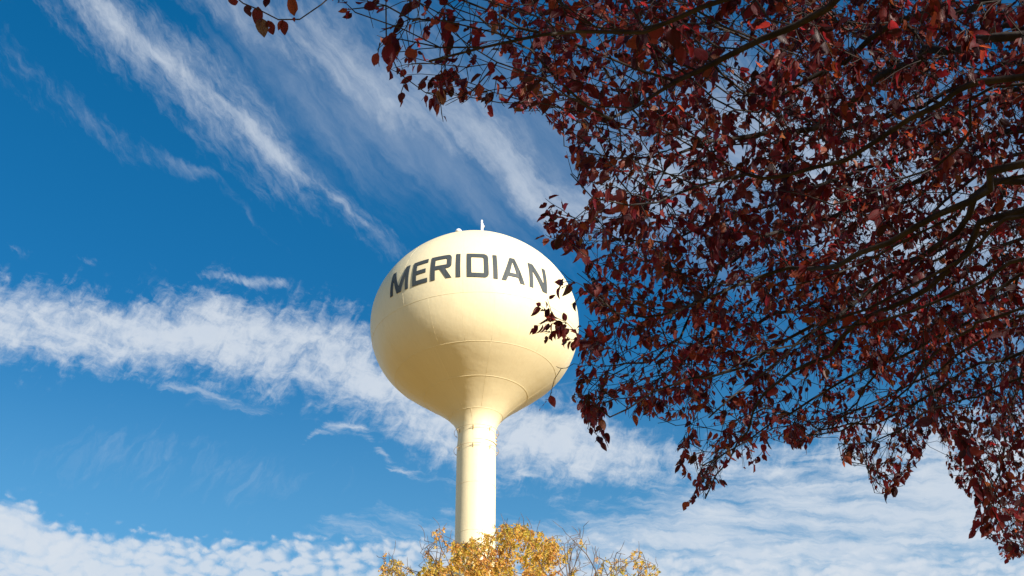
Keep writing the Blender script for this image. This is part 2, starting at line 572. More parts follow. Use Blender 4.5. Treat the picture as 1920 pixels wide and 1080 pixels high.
def densify(loop, du=0.7, dv=0.07):
    out = []
    for i, p in enumerate(loop):
        q = loop[(i + 1) % len(loop)]
        n = max(1, int(max(abs(q[0] - p[0]) / du, abs(q[1] - p[1]) / dv)))
        for k in range(n):
            out.append((p[0] + (q[0] - p[0]) * k / n, p[1] + (q[1] - p[1]) * k / n))
    return out


def inside(pt, loops):
    c = False
    x, y = pt
    for lp in loops:
        for i in range(len(lp)):
            x1, y1 = lp[i]
            x2, y2 = lp[i - 1]
            if (y1 > y) != (y2 > y) and x < (x2 - x1) * (y - y1) / (y2 - y1) + x1:
                c = not c
    return c


LET = [('M', -49.6, -36.1), ('E', -33.3, -24.2), ('R', -22.2, -10.8), ('I', -8.4, -6.1), ('D', -2.7, 8.6), ('I', 11.1, 13.3), ('A', 15.4, 28.3), ('N', 31.3, 42.7)]
import mathutils.geometry as mg
for ch, a0, a1 in LET:
    loops = [densify(l) for l in glyph(ch, a1 - a0)]
    pts, edges = [], []
    for l in loops:
        o = len(pts)
        pts += [Vector(p) for p in l]
        edges += [(o + i, o + (i + 1) % len(l)) for i in range(len(l))]
    # interior grid points keep the faces following the curved plate
    W_ = a1 - a0
    for i in range(int(W_ / 0.55) + 1):
        for j in range(20):
            p = (0.27 + i * 0.55, 0.025 + j * 0.05)
            if inside(p, loops) and min((p[0] - q.x) ** 2 * 0.008 + (p[1] - q.y) ** 2 for q in pts[:sum(len(l) for l in loops)]) > 0.0003:
                pts.append(Vector(p))
    res = mg.delaunay_2d_cdt(pts, edges, [], 0, 1e-5)
    vv, ff = res[0], res[2]
    ff = [f for f in ff if inside((sum(vv[i].x for i in f) / len(f), sum(vv[i].y for i in f) / len(f)), loops)]

    def P3(u, v, off):
        A = a0 + u
        zb = 36.86 - max(0.0, A + 12) * 0.0046
        return surf(A, zb + v * (1.39 - 0.0003 * abs(A)), off)
    n = len(vv)
    V3 = [P3(p.x, p.y, 0.030) for p in vv] + [P3(p.x, p.y, -0.004) for p in vv]
    F3 = [tuple(f) for f in ff]
    from collections import Counter
    ec = Counter()
    for f in F3:
        for i in range(len(f)):
            ec[(f[i], f[(i + 1) % len(f)])] += 1
    for (p, q) in list(ec):
        if (q, p) not in ec:
            F3.append((q, p, p + n, q + n))
    tilted(link('letter', V3, F3, lm, tower, smooth=False))

# ---- rigging hoops round the top of the column
for zr in (31.08, 30.12):
    r_ = Mesh()
    R0 = 1.085
    r_.tube([(R0 * math.cos(2 * math.pi * k / 96), R0 * math.sin(2 * math.pi * k / 96), zr) for k in range(96)], 0.009, 6, True)
    hoop = r_.link('rigging_hoop', pm, tower)
    for a in (-60, -8, 44, 96, 148, 200, 252):
        A = math.radians(a)
        k = Mesh()
        d = (math.sin(A), -math.cos(A))
        rs = rad_at(zr) if zr > 30.6 else 0.948
        k.tube([(d[0] * (rs - .01), d[1] * (rs - .01), zr), (d[0] * R0, d[1] * R0, zr)], 0.010, 6)
        k.tube([(d[0] * (rs - .01), d[1] * (rs - .01), zr - 0.16), (d[0] * R0, d[1] * R0, zr)], 0.007, 6)
        k.box((d[0] * (rs + .006), d[1] * (rs + .006), zr - 0.08), (0.045, 0.014, 0.20), A)
        k.link('bracket', pm, hoop, smooth=False)
for zr in (30.78, 30.62, 30.44):
    k = Mesh()
    A = math.radians(82)
    k.box((0.975 * math.sin(A), -0.975 * math.cos(A), zr), (0.06, 0.07, 0.05), A)
    k.link('cable_clip', pm, tower, smooth=False)

# ---- on the roof of the bowl
def on_view(px, py, y):
    d = FWD + np.array([1, 0, 0]) * (px - 960) / FPX + UP * (540 - py) / FPX
    return CAM + d * (y / d[1])


ap = on_view(904, 413, 64.0)
k = Mesh()
ax, ay, atop = ap[0] - TX, 0.0, ap[2]
k.box((ax - .015, ay, atop - 0.75), (0.085, 0.06, 1.5), 0.35)
k.box((ax + .035, ay + 0.02, atop - 0.85), (0.04, 0.05, 1.3), 0.35)
ant = k.link('antenna', wm, tower, smooth=False)
k = Mesh()
k.tube([(ax + .03, ay + 0.12, 41.6), (ax + .03, ay + 0.12, atop - 0.3)], 0.03, 10)
k.box((ax + .09, ay + .06, atop - 0.36), (0.09, 0.12, 0.05), 0.0)
k.link('antenna_mast', wm, tower, smooth=False)
vp = on_view(860, 429.5, 63.4)
k = Mesh()
vx, vy, vt = vp[0] - TX, 63.4 - TY, vp[2]
k.lathe([(.13, 41.4), (.13, vt - 0.2), (.17, vt - 0.2), (.17, vt - 0.16)] + [(.17 * math.cos(i * math.pi / 16), vt - 0.16 + .16 * math.sin(i * math.pi / 16)) for i in range(1, 9)], 24, (vx, vy))
k.link('roof_vent', wm, tower)
#@@TREES
# ------------------------------------------------------------------ tree tools
def at(px, py, d):
    """a point d metres in front of the viewpoint, in the direction seen at (px, py)"""
    return CAM + FWD * d + np.array([1.0, 0, 0]) * ((px - 960) / FPX * d) + UP * ((540 - py) / FPX * d)


def seen(P):
    P = np.atleast_2d(P) - CAM
    d = P @ FWD
    dd = np.where(np.abs(d) < 1e-6, 1e-6, d)
    return 960 + FPX * P[:, 0] / dd, 540 - FPX * (P @ UP) / dd, d


def in_poly(x, y, poly):
    c = np.zeros(x.shape, bool)
    for i in range(len(poly)):
        x1, y1 = poly[i]
        x2, y2 = poly[i - 1]
        if y1 == y2:
            continue
        c ^= ((y1 > y) != (y2 > y)) & (x < (x2 - x1) * (y - y1) / (y2 - y1) + x1)
    return c


class Skeleton:
    """branches as a graph of nodes, grown towards free space"""
    def __init__(self):
        self.p, self.par, self.kids = [], [], []

    def node(self, p, par):
        self.p.append(np.asarray(p, float))
        self.par.append(par)
        self.kids.append([])
        i = len(self.p) - 1
        if par >= 0:
            self.kids[par].append(i)
        return i

    def limb(self, start, pts, step, wig, free=False):
        pts = [self.p[start]] + [np.asarray(q, float) for q in pts]
        sp = spline(pts, step)[1:]
        ph = rng.uniform(0, 6.28, 3)
        cur = start
        ids = []
        for k, q in enumerate(sp):
            t = k * step
            off = np.array([math.sin(t * 4.1 + ph[0]), math.sin(t * 3.3 + ph[1]), math.sin(t * 5.2 + ph[2])]) * wig + rng.normal(0, .3, 3) * wig
            if k > 8 and not free and not crown_ok(q + off)[0]:
                break
            cur = self.node(q + off * min(1, k / 5), cur)
            ids.append(cur)
        return ids

    def grow(self, att, step, infl, kill, iters, bias, ok=None, seed_from=0, jitter=0.15):
        att = np.array(att)
        alive = np.ones(len(att), bool)
        for it in range(iters):
            kd = kdtree.KDTree(len(self.p) - seed_from)
            for i in range(seed_from, len(self.p)):
                kd.insert(self.p[i], i)
            kd.balance()
            pull = {}
            for a in np.nonzero(alive)[0]:
                co, i, d = kd.find(att[a])
                if d < kill:
                    alive[a] = False
                elif d < infl:
                    v = att[a] - self.p[i]
                    pull.setdefault(i, []).append(v / np.linalg.norm(v))
            if not pull:
                break
            new = []
            for i, vs_ in pull.items():
                if len(self.kids[i]) >= 3:
                    continue
                v = np.mean(vs_, axis=0) + bias(self.p[i]) + rng.normal(0, jitter, 3)
                if self.par[i] >= 0:
                    u = self.p[i] - self.p[self.par[i]]
                    v = v + 0.5 * u / (np.linalg.norm(u) + 1e-9)
                v = v / (np.linalg.norm(v) + 1e-9)
                new.append((i, self.p[i] + v * step))
            if ok is not None and new:
                m = ok(np.array([q for _, q in new]))
                new = [n_ for n_, k in zip(new, m) if k]
            if not new:
                break
            for i, q in new:
                self.node(q, i)

    def radii(self, tip, power):
        n = len(self.p)
        acc = np.zeros(n)
        for i in range(n - 1, -1, -1):       # children always come after parents
            if not self.kids[i]:
                acc[i] = tip ** power
            if self.par[i] >= 0:
                acc[self.par[i]] += acc[i]
        self.r = acc ** (1 / power)
        return self.r

    def mesh(self, M, trunk):
        """tubes along chains, the thickest child carrying a chain on"""
        tset = set(trunk)
        stack = [(k, i) for i in trunk for k in self.kids[i] if k not in tset]
        while stack:
            s, par = stack.pop()
            chain = [s] if par < 0 else [par, s]
            while self.kids[chain[-1]]:
                ks = sorted(self.kids[chain[-1]], key=lambda k: -self.r[k])
                for k in ks[1:]:
                    stack.append((k, chain[-1]))
                chain.append(ks[0])
            rr = [self.r[i] for i in chain]
            if par >= 0:
                rr[0] = rr[1]
            if len(chain) > 1:
                n = 12 if rr[0] > 0.05 else (7 if rr[0] > 0.012 else 4)
                M.tube([self.p[i] for i in chain], rr, n)


def leaf_shape(kind, r):
    """a leaf blade along +x, 1 long: folded on its midrib, drooping, with a wavy, sometimes eaten edge"""
    n = 7 if kind == 'near' else 3
    xs = np.linspace(0, 1, n + 1)
    wid = 0.315 * np.sin(np.pi * xs ** 0.85) ** 0.8 * (1.12 - 0.35 * xs)
    wid[0] = 0.012
    wid[-1] = 0.0
    droop = r.uniform(0.05, 0.75)
    fold = r.uniform(0.0, 0.65)
    side = r.uniform(-0.25, 0.25)
    twist = r.uniform(-0.6, 0.6)
    eat = [1.0, 1.0]
    V, U, F = [], [], []
    bite = {}
    if kind == 'near' and r.random() < 0.35:
        bite[(r.randint(1, n - 1), r.choice((0, 1)))] = r.uniform(0.15, 0.6)
    for i, x in enumerate(xs):
        ang = droop * x
        cx = (math.sin(ang) / droop) if droop > 1e-3 else x
        cz = -(1 - math.cos(ang)) / droop
        cy = side * x * x
        tw = twist * x
        for sd, sgn in ((0, -1), (1, 1)):
            ww = wid[i] * bite.get((i, sd), 1.0) * r.uniform(0.95, 1.05)
            yy = sgn * ww * math.cos(fold)
            zz = ww * math.sin(fold) + 0.03 * math.sin(x * 9 + sgn)
            V.append((cx, cy + yy * math.cos(tw) - zz * math.sin(tw), cz + yy * math.sin(tw) + zz * math.cos(tw)))
            U.append((x, 0.5 + sgn * 0.5 * (wid[i] / 0.33)))
        V.append((cx, cy, cz))
        U.append((x, 0.5))
    for i in range(n):
        a, b_ = i * 3, (i + 1) * 3
        F.append((a, a + 2, b_ + 2, b_))
        F.append((a + 2, a + 1, b_ + 1, b_ + 2))
    return np.array(V), np.array(U), np.array(F)


LR = random.Random(5)
NEAR = [leaf_shape('near', LR) for _ in range(28)]
FAR = [leaf_shape('far', LR) for _ in range(10)]


def place_leaves(name, groups, mat, parent, loc=(0, 0, 0)):
    """groups of (items, leaf shapes); items: (base point, direction, up-ish vector, length); one mesh for the whole foliage"""
    Vs, Us, Fs = [], [], []
    o = 0
    for (p, d, up_, L), shapes in [(it, sh_) for its_, sh_ in groups for it in its_]:
        sh = shapes[rnd.randrange(len(shapes))]
        x = d / np.linalg.norm(d)
        y = np.cross(up_, x)
        y = y / (np.linalg.norm(y) + 1e-9)
        z = np.cross(x, y)
        V_ = sh[0] * L * np.array([1, rnd.uniform(.8, 1.15), 1])
        Vs.append(p + V_[:, :1] * x + V_[:, 1:2] * y + V_[:, 2:3] * z)
        Us.append(sh[1][sh[2].ravel()])
        Fs.append(sh[2] + o)
        o += len(V_)
    Va = np.vstack(Vs).astype(np.float32) - np.array(loc, np.float32)
    Fa = np.vstack(Fs).astype(np.int32)
    Ua = np.vstack(Us).astype(np.float32)
    me = bpy.data.meshes.new(name)
    me.vertices.add(len(Va))
    me.vertices.foreach_set('co', Va.ravel())
    me.loops.add(Fa.size)
    me.loops.foreach_set('vertex_index', Fa.ravel())
    me.polygons.add(len(Fa))
    me.polygons.foreach_set('loop_start', np.arange(0, Fa.size, 4, dtype=np.int32))
    me.polygons.foreach_set('loop_total', np.full(len(Fa), 4, dtype=np.int32))
    uvl = me.uv_layers.new(name='UVMap')
    uvl.data.foreach_set('uv', Ua.ravel())
    me.update(calc_edges=True)
    me.polygons.foreach_set('use_smooth', np.ones(len(Fa), bool))
    me.materials.append(mat)
    ob = bpy.data.objects.new(name, me)
    scene.collection.objects.link(ob)
    ob.parent = parent
    return ob


def leaf_material(name, ramp, trans, vein, tmix=0.45, rough=0.45, patch=False):
    m, t = material(name)
    geo = t.n('ShaderNodeNewGeometry')
    rn = geo.outputs['Random Per Island']
    if patch:
        big = t.noise(t.n('ShaderNodeTexCoord').outputs['Object'], 1.1, 3, 0.6)
        rn = t.m('ADD', t.m('MULTIPLY', rn, 0.45), t.sstep(big, 0.36, 0.64, 0.0, 0.55))
    cr = t.n('ShaderNodeValToRGB')
    t.put(cr.inputs[0], rn)
    els = cr.color_ramp.elements
    while len(els) < len(ramp):
        els.new(0.5)
    for e_, (pos, c_) in zip(els, ramp):
        e_.position = pos
        e_.color = (*c_, 1)
    tr = t.n('ShaderNodeValToRGB')
    t.put(tr.inputs[0], rn)
    els = tr.color_ramp.elements
    while len(els) < len(trans):
        els.new(0.5)
    for e_, (pos, c_) in zip(els, trans):
        e_.position = pos
        e_.color = (*c_, 1)
    uv = t.n('ShaderNodeUVMap')
    s = t.n('ShaderNodeSeparateXYZ')
    t.put(s.inputs[0], uv.outputs[0])
    v = t.m('ABSOLUTE', t.m('SUBTRACT', s.outputs[1], 0.5))
    rib = t.sstep(v, 0.0, 0.05, 1.0, 0.0)
    side = t.m('SINE', t.m('MULTIPLY', t.m('SUBTRACT', s.outputs[0], t.m('MULTIPLY', v, 0.7)), 48.0))
    sv = t.sstep(side, 0.75, 1.0)
    ve = t.m('MAXIMUM', rib, t.m('MULTIPLY', sv, 0.5))
    blot = t.noise(t.comb(s.outputs[0], s.outputs[1], t.m('MULTIPLY', rn, 57.0)), 4.0, 3, 0.6)
    col_ = t.mix(t.m('MULTIPLY', ve, 0.6), cr.outputs[0], vein)
    col_ = t.mix(t.sstep(blot, 0.5, 0.75, 0.0, 0.5), col_, tuple(x * 0.45 for x in vein))
    pb = principled(t, col_, rough, 0.4, bump(t, t.m('MULTIPLY', ve, -1), 0.5, 0.002))
    tb = t.n('ShaderNodeBsdfTranslucent')
    tcol = t.mix(t.sstep(blot, 0.45, 0.75, 0.0, 0.6), tr.outputs[0], tuple(x * 0.8 for x in vein))
    t.put(tb.inputs[0], tcol)
    mx = t.n('ShaderNodeMixShader')
    mx.inputs[0].default_value = tmix
    t.put(mx.inputs[1], pb)
    t.put(mx.inputs[2], tb.outputs[0])
    finish(t, mx.outputs[0])
    return m


def bark_material(name, dark, light):
    m, t = material(name)
    oc = t.n('ShaderNodeTexCoord').outputs['Object']
    a = t.noise(oc, 9.0, 6, 0.65)
    b_ = t.noise(oc, 60.0, 4, 0.6)
    c_ = t.mix(t.sstep(a, 0.35, 0.7), dark, light)
    c_ = t.mix(t.m('MULTIPLY', b_, 0.5), c_, tuple(x * 0.5 for x in dark))
    finish(t, principled(t, c_, 0.8, 0.3, bump(t, t.m('ADD', a, t.m('MULTIPLY', b_, 0.4)), 0.7, 0.01)))
    return m


# ------------------------------------------------------------------ the purple-leaf plum overhead
OUT = [(570, -400), (625, 0), (640, 35), (665, 45), (690, 25), (700, 60), (706, 130), (728, 140), (745, 185), (790, 190), (800, 207), (830, 203), (890, 190), (960, 210), (1010, 215),
       (1040, 243), (1062, 260), (1060, 300), (1080, 345), (1110, 375), (1085, 400), (1050, 375), (1020, 372), (1012, 425), (1045, 468), (1080, 480), (1098, 505), (1092, 560),
       (1094, 610), (1088, 655), (1078, 690), (1068, 745), (1095, 790), (1125, 838), (1145, 800), (1200, 790), (1260, 790), (1290, 782), (1262, 850),
       (1300, 872), (1310, 900), (1278, 955), (1335, 930), (1400, 885), (1425, 835), (1445, 822), (1500, 845), (1530, 822), (1568, 812), (1580, 862), (1620, 872), (1640, 925), (1670, 930), (1705, 892),
       (1732, 850), (1750, 802), (1770, 862), (1780, 900), (1830, 945), (1812, 1022), (1862, 1010), (1872, 1052), (1925, 1045), (1990, 1100), (2400, 1300), (2400, -400)]
GAPS = [(1600, 90, 26, 40, .95), (1380, 185, 45, 60, .8), (1180, 355, 55, 35, .7), (1520, 660, 55, 55, .7), (1600, 720, 60, 30, .6), (1290, 590, 30, 20, .5), (1130, 560, 40, 60, .45), (1230, 640, 60, 25, .4),
        (1120, 740, 50, 30, .3), (1340, 800, 40, 30, .6), (1480, 770, 60, 30, .5), (1660, 760, 60, 40, .6), (1640, 840, 60, 40, .5), (1380, 870, 40, 40, .3), (1850, 830, 60, 40, .2), (1090, 690, 30, 30, .5),
        (1560, 480, 60, 20, .3), (1780, 470, 60, 30, .3), (1850, 700, 60, 20, .4), (1060, 420, 25, 20, .5)]


def crown_ok(P, grow=0.0):
    """the crown's lower edge: nothing hangs below it"""
    x, y, d = seen(P)
    infr = (d > 0.3) & (x > -60) & (x < 1980) & (y > -60) & (y < 1140)
    good = in_poly(x, y, OUT)
    return (~infr) | good


def density(x, y):
    k = np.ones(x.shape)
    for gx, gy, sx, sy, a in GAPS:
        k *= 1 - a * np.exp(-((x - gx) / sx) ** 2 - ((y - gy) / sy) ** 2)
    return k


PLUM = np.array([5.0, 3.6, 0.0])
att = []
while len(att) < 4600:
    x = rng.uniform(600, 2050, 400)
    y = rng.uniform(-150, 1060, 400)
    m_ = in_poly(x, y, OUT) & (rng.random(400) < density(x, y) * (0.35 + 0.65 * (x > 1000) * 1.0 + 0.0))
    for px, py in zip(x[m_], y[m_]):
        t_ = min(1, max(0, (px - 700) / 900))
        d0 = 3.7 + 2.4 * min(1, max(0, py / 800)) + 0.9 * t_
        thick = 0.9 + 3.2 * t_
        d = d0 + thick * rng.random()
        if px > 1700 and py > 640:
            d = rng.uniform(8.0, 11.5) + max(0, (py - 800) / 200)
        att.append(at(px, py, d))
att_in = len(att)
C0 = np.array([4.4, 2.6, 6.2])
R0_ = np.array([6.4, 6.6, 3.6])
while len(att) < att_in + 2600:
    q = rng.normal(size=(400, 3))
    q /= np.linalg.norm(q, axis=1)[:, None]
    q = C0 + q * R0_ * rng.uniform(0.35, 1, 400)[:, None] ** 0.5
    x, y, d = seen(q)
    infr = (d > 0) & (x > -250) & (x < 1990) & (y > -120) & (y < 1250)
    near = np.linalg.norm(q - CAM, axis=1) < 3.4
    for k in q[(~infr) & (~near) & (q[:, 2] > 2.6)]:
        att.append(k)

sk = Skeleton()
root = sk.node(PLUM, -1)
tr_ = sk.limb(root, [PLUM + (0.02, -0.03, 0.9), PLUM + (-0.03, 0.02, 1.7), PLUM + (-0.06, 0.0, 2.3)], 0.13, 0.004)
F0 = tr_[-1]
W = 0.028
LIMBS = [
    [(3.9, 4.3, 4.2), (1960, 350, 5.8), (1800, 440, 6.2), (1640, 530, 6.6), (1560, 600, 6.5), (1430, 665, 6.4), (1300, 700, 6.2), (1200, 765, 6.1), (1150, 790, 6.0)],
    [(3.9, 4.0, 4.5), (1960, 290, 5.0), (1850, 355, 5.2), (1740, 410, 5.4), (1620, 475, 5.6), (1480, 505, 6.1), (1330, 560, 6.0), (1190, 590, 5.7), (1110, 520, 5.4), (1050, 430, 5.1), (1035, 385, 5.0)],
    [(4.0, 3.9, 4.4), (1960, 390, 5.9), (1820, 480, 6.1), (1740, 530, 6.2), (1600, 600, 6.4), (1530, 690, 6.6), (1440, 745, 6.8), (1385, 820, 7.0), (1340, 885, 7.1), (1305, 930, 7.1)],
    [(3.8, 3.2, 4.7), (1780, -110, 4.5), (1560, 5, 4.6), (1490, 40, 4.7), (1400, 85, 4.8), (1330, 130, 4.8), (1230, 180, 4.8), (1130, 200, 4.6), (1050, 170, 4.4)],
    [(3.6, 3.0, 4.6), (1650, -120, 4.0), (1400, 5, 4.1), (1280, 35, 4.2), (1150, 40, 4.1), (1000, 60, 4.0), (880, 80, 3.9), (780, 90, 3.8)],
    [(3.9, 3.6, 4.6), (1960, 150, 5.0), (1750, 200, 5.2), (1600, 280, 5.4), (1450, 330, 5.5), (1300, 370, 5.3), (1180, 385, 5.0), (1100, 370, 4.8)],
    [(4.6, 5.6, 4.4), (1990, 500, 9.0), (1900, 560, 9.4), (1780, 620, 9.6), (1700, 700, 9.5), (1660, 820, 9.2)],
    [(4.8, 6.0, 4.2), (2040, 580, 10.6), (1900, 740, 11.2), (1870, 880, 11.4), (1850, 960, 11.3)],
    [(4.0, 4.2, 4.5), (1960, 250, 7.0), (1800, 300, 7.5), (1650, 380, 7.8), (1500, 420, 7.8), (1380, 490, 7.5), (1250, 640, 7.0), (1150, 690, 6.6), (1075, 680, 6.2)],
    [(3.7, 3.7, 4.6), (1960, 60, 5.4), (1800, 90, 5.8), (1660, 150, 6.2), (1520, 230, 6.4), (1400, 260, 6.3), (1280, 300, 6.0)],
    [(4.0, 4.4, 4.5), (1960, 440, 7.4), (1860, 480, 7.7), (1760, 560, 8.0), (1700, 640, 8.2), (1600, 740, 8.4), (1560, 790, 8.4)],
    [(4.2, 4.8, 4.6), (1980, 330, 8.2), (1840, 420, 8.6), (1700, 480, 8.8), (1560, 560, 8.8), (1420, 600, 8.5), (1300, 660, 8.0)],
    [(3.6, 3.4, 4.9), (1930, -20, 5.0), (1800, 20, 5.4), (1680, 40, 5.6), (1600, 110, 5.8), (1530, 150, 5.9), (1440, 200, 5.9)],
    [(5.3, 1.9, 4.6), (6.2, -0.8, 6.4), (6.6, -2.6, 7.2)], [(6.4, 3.4, 4.8), (8.4, 4.4, 6.4), (9.6, 5.0, 7.2)], [(4.0, 2.4, 4.6), (2.6, 0.6, 6.2), (1.5, -1.6, 6.8)],
    [(5.0, 3.7, 5.2), (5.1, 3.9, 8.8)], [(5.9, 5.4, 4.9), (7.0, 7.6, 6.6)], [(3.9, 3.0, 5.2), (2.2, 2.0, 6.4), (0.2, 1.4, 6.6)], [(6.4, 2.2, 4.9), (8.2, 0.6, 6.6)]]
LIMB_IDS = []
for k in range(15):                             # the many crowded inner limbs that fan out from the fork
    ya = 60 + k * 45 + rnd.uniform(-20, 20)
    d_ = rnd.uniform(5.2, 8.6)
    xe = rnd.uniform(1250, 1560)
    sl_ = rnd.uniform(.35, .62)
    LIMBS.append([(3.9 + rnd.uniform(-.2, .3), 3.9 + rnd.uniform(-.5, .7), 4.5 + rnd.uniform(-.3, .2)), (1990, ya, d_), (1800, ya + 190 * sl_ * .8, d_ + .3), (1640, ya + 330 * sl_, d_ + .45), (xe, ya + (1980 - xe) * sl_ * .95, d_ + .3)])
for L_ in LIMBS:
    pts_ = [np.array(q, float) if max(q) < 40 and min(q) > -40 and abs(q[0]) < 20 else at(*q) for q in L_]
    while len(pts_) > 3 and not crown_ok(pts_[-1])[0]:
        pts_.pop()
    LIMB_IDS.append(sk.limb(F0, pts_, 0.12, W))
SPRAYS = []


def spray(pts, d, every, size, hang=0.6):
    """a thin outer shoot, seen singly, with leaves along it"""
    P_ = [at(x, y, d + 0.02 * i) for i, (x, y) in enumerate(pts)]
    P_ = spline(P_, 0.03)
    for i in range(1, len(P_) - 1):
        P_[i] = P_[i] + rng.normal(0, .003, 3)
    SPRAYS.append((P_, every, size, hang))


spray([(1062, 606), (1040, 600), (1020, 603), (1008, 612)], 5.2, 0.009, .040)
spray([(1150, 655), (1110, 640), (1085, 628), (1062, 606), (1035, 590), (1012, 572)], 5.2, 0.0085, .044)
spray([(1062, 606), (1050, 615), (1038, 622), (1022, 626)], 5.2, 0.0085, .042)
spray([(1110, 640), (1088, 632), (1070, 640), (1058, 628)], 5.3, 0.009, .042)
spray([(1035, 590), (1030, 575), (1026, 560)], 5.2, 0.015, .036)
spray([(1130, 575), (1100, 545), (1078, 530), (1060, 525), (1048, 535)], 5.0, 0.016, .056)
spray([(1078, 530), (1062, 522), (1052, 508)], 5.0, 0.030, .05)
spray([(1100, 545), (1082, 560), (1070, 572)], 5.0, 0.045, .05)
spray([(1130, 668), (1100, 676), (1075, 684), (1052, 690), (1040, 712), (1030, 742), (1027, 750)], 5.4, 0.3, .06)
spray([(1034, 735), (1028, 746), (1022, 750)], 5.4, 0.022, .055)
spray([(1055, 691), (1050, 688), (1043, 687)], 5.4, 0.9, .05)
spray([(1120, 640), (1105, 660), (1096, 680)], 5.4, 0.03, .05)
spray([(822, 180), (827, 195), (829, 216), (831, 228)], 4.0, 0.030, .034)
spray([(1090, 420), (1072, 405), (1052, 392), (1036, 380), (1022, 372)], 4.8, 0.012, .044)
spray([(1100, 480), (1075, 462), (1055, 440), (1040, 415), (1034, 392)], 4.8, 0.012, .046)
spray([(1052, 440), (1038, 446), (1022, 440)], 4.8, 0.012, .040)
spray([(760, 150), (752, 170), (748, 186)], 4.0, 0.02, .045)
spray([(930, 150), (925, 180), (918, 205)], 4.2, 0.02, .05)
spray([(1130, 780), (1125, 800), (1128, 830)], 5.8, 0.015, .045)
spray([(1300, 800), (1285, 830), (1275, 860), (1290, 885)], 6.4, 0.015, .045)
spray([(1600, 820), (1585, 845), (1582, 862)], 7.4, 0.018, .055)
spray([(1700, 800), (1712, 850), (1700, 880), (1680, 900), (1664, 925)], 7.4, 0.016, .05)
spray([(1440, 800), (1432, 840), (1410, 870)], 6.6, 0.016, .05)
spray([(1520, 810), (1508, 840)], 6.8, 0.016, .055)
spray([(712, 80), (712, 105), (711, 125)], 3.9, 0.05, .05)
spray([(1320, 850), (1310, 900), (1300, 930), (1290, 940)], 7.6, 0.03, .055)
spray([(1690, 860), (1680, 890), (1665, 910), (1655, 925)], 9.0, 0.035, .06)
spray([(1905, 1010), (1895, 1040), (1880, 1045)], 9.5, 0.035, .06)
# the long thin shoot that dips into the picture at the upper left
shoot = sk.limb(F0 + 0, [(3.6, 3.0, 4.7), (2.2, 2.6, 5.0), at(900, -160, 3.8), at(700, -70, 3.7), at(600, 8, 3.65), at(560, 38, 3.6), at(520, 38, 3.6), at(484, 20, 3.6), at(455, 8, 3.6), at(438, -4, 3.6)], 0.06, 0.003, True)
root_n = len(sk.p)


def bias(p):
    v = p - np.array([5.0, 3.6, 5.0])
    v = v / (np.linalg.norm(v) + 1e-6)
    return v * 0.25 + np.array([0, 0, -0.10])


sk.grow(att, 0.12, 2.2, 0.16, 70, bias, crown_ok)
print('plum nodes', len(sk.p))

from mathutils import noise as mnoise
for i in range(root, len(sk.p)):
    if i in tr_ or i in shoot:
        continue
    p = Vector(sk.p[i])
    k = 0.035 if i >= root_n else 0.02
    sk.p[i] = sk.p[i] + np.array(mnoise.noise_vector(p * 2.6)) * k * 1.6 + np.array(mnoise.noise_vector(p * 9.0)) * k * 0.55 + (rng.normal(0, .008, 3) if i >= root_n else 0)
# twigs: from every thin node a spray with leaves
sk.radii(0.0022, 2.15)
for n_, ids in enumerate(LIMB_IDS):
    main = n_ < 9
    for k, i in enumerate(ids):
        f = k / len(ids)
        sk.r[i] = max(sk.r[i], (0.046 if main else 0.026) * (1 - f) ** 1.25 + 0.003)
for i in range(len(sk.p) - 1, 0, -1):
    sk.r[sk.par[i]] = max(sk.r[sk.par[i]], sk.r[i])
for n_, i in enumerate([root] + tr_):
    sk.r[i] = 0.165 - 0.05 * n_ / len(tr_) + 0.05 * math.exp(-n_ * 0.6)
base_n = len(sk.p)
leaves_near, leaves_far = [], []
extra = []
thin = [i for i in range(root_n, base_n) if sk.r[i] < 0.010]
DOWN = np.array([0, 0, -1.0])


def twig_leaves(P, T, L, n, near, dense=1.0, fr=None):
    """leaves along a twig path P (list of points)"""
    out = []
    for k in range(n):
        s = (k + rnd.random() * 0.7) / n
        j = min(len(P) - 2, int(s * (len(P) - 1)))
        f = s * (len(P) - 1) - j
        b_ = P[j] * (1 - f) + P[j + 1] * f
        t_ = P[j + 1] - P[j]
        t_ = t_ / (np.linalg.norm(t_) + 1e-9)
        o_ = rng.normal(size=3)
        o_ -= t_ * (o_ @ t_)
        o_ /= np.linalg.norm(o_) + 1e-9
        d_ = t_ * rnd.uniform(.2, .9) + o_ * rnd.uniform(.3, 1.0) + DOWN * rnd.uniform(0.2, 1.3)
        d_ /= np.linalg.norm(d_)
        u_ = rng.normal(size=3) + np.array([0, 0, 0.9])
        pet = b_ + d_ * 0.008
        out.append((pet, d_, u_, L * rnd.uniform(.62, 1.2)))
    return out


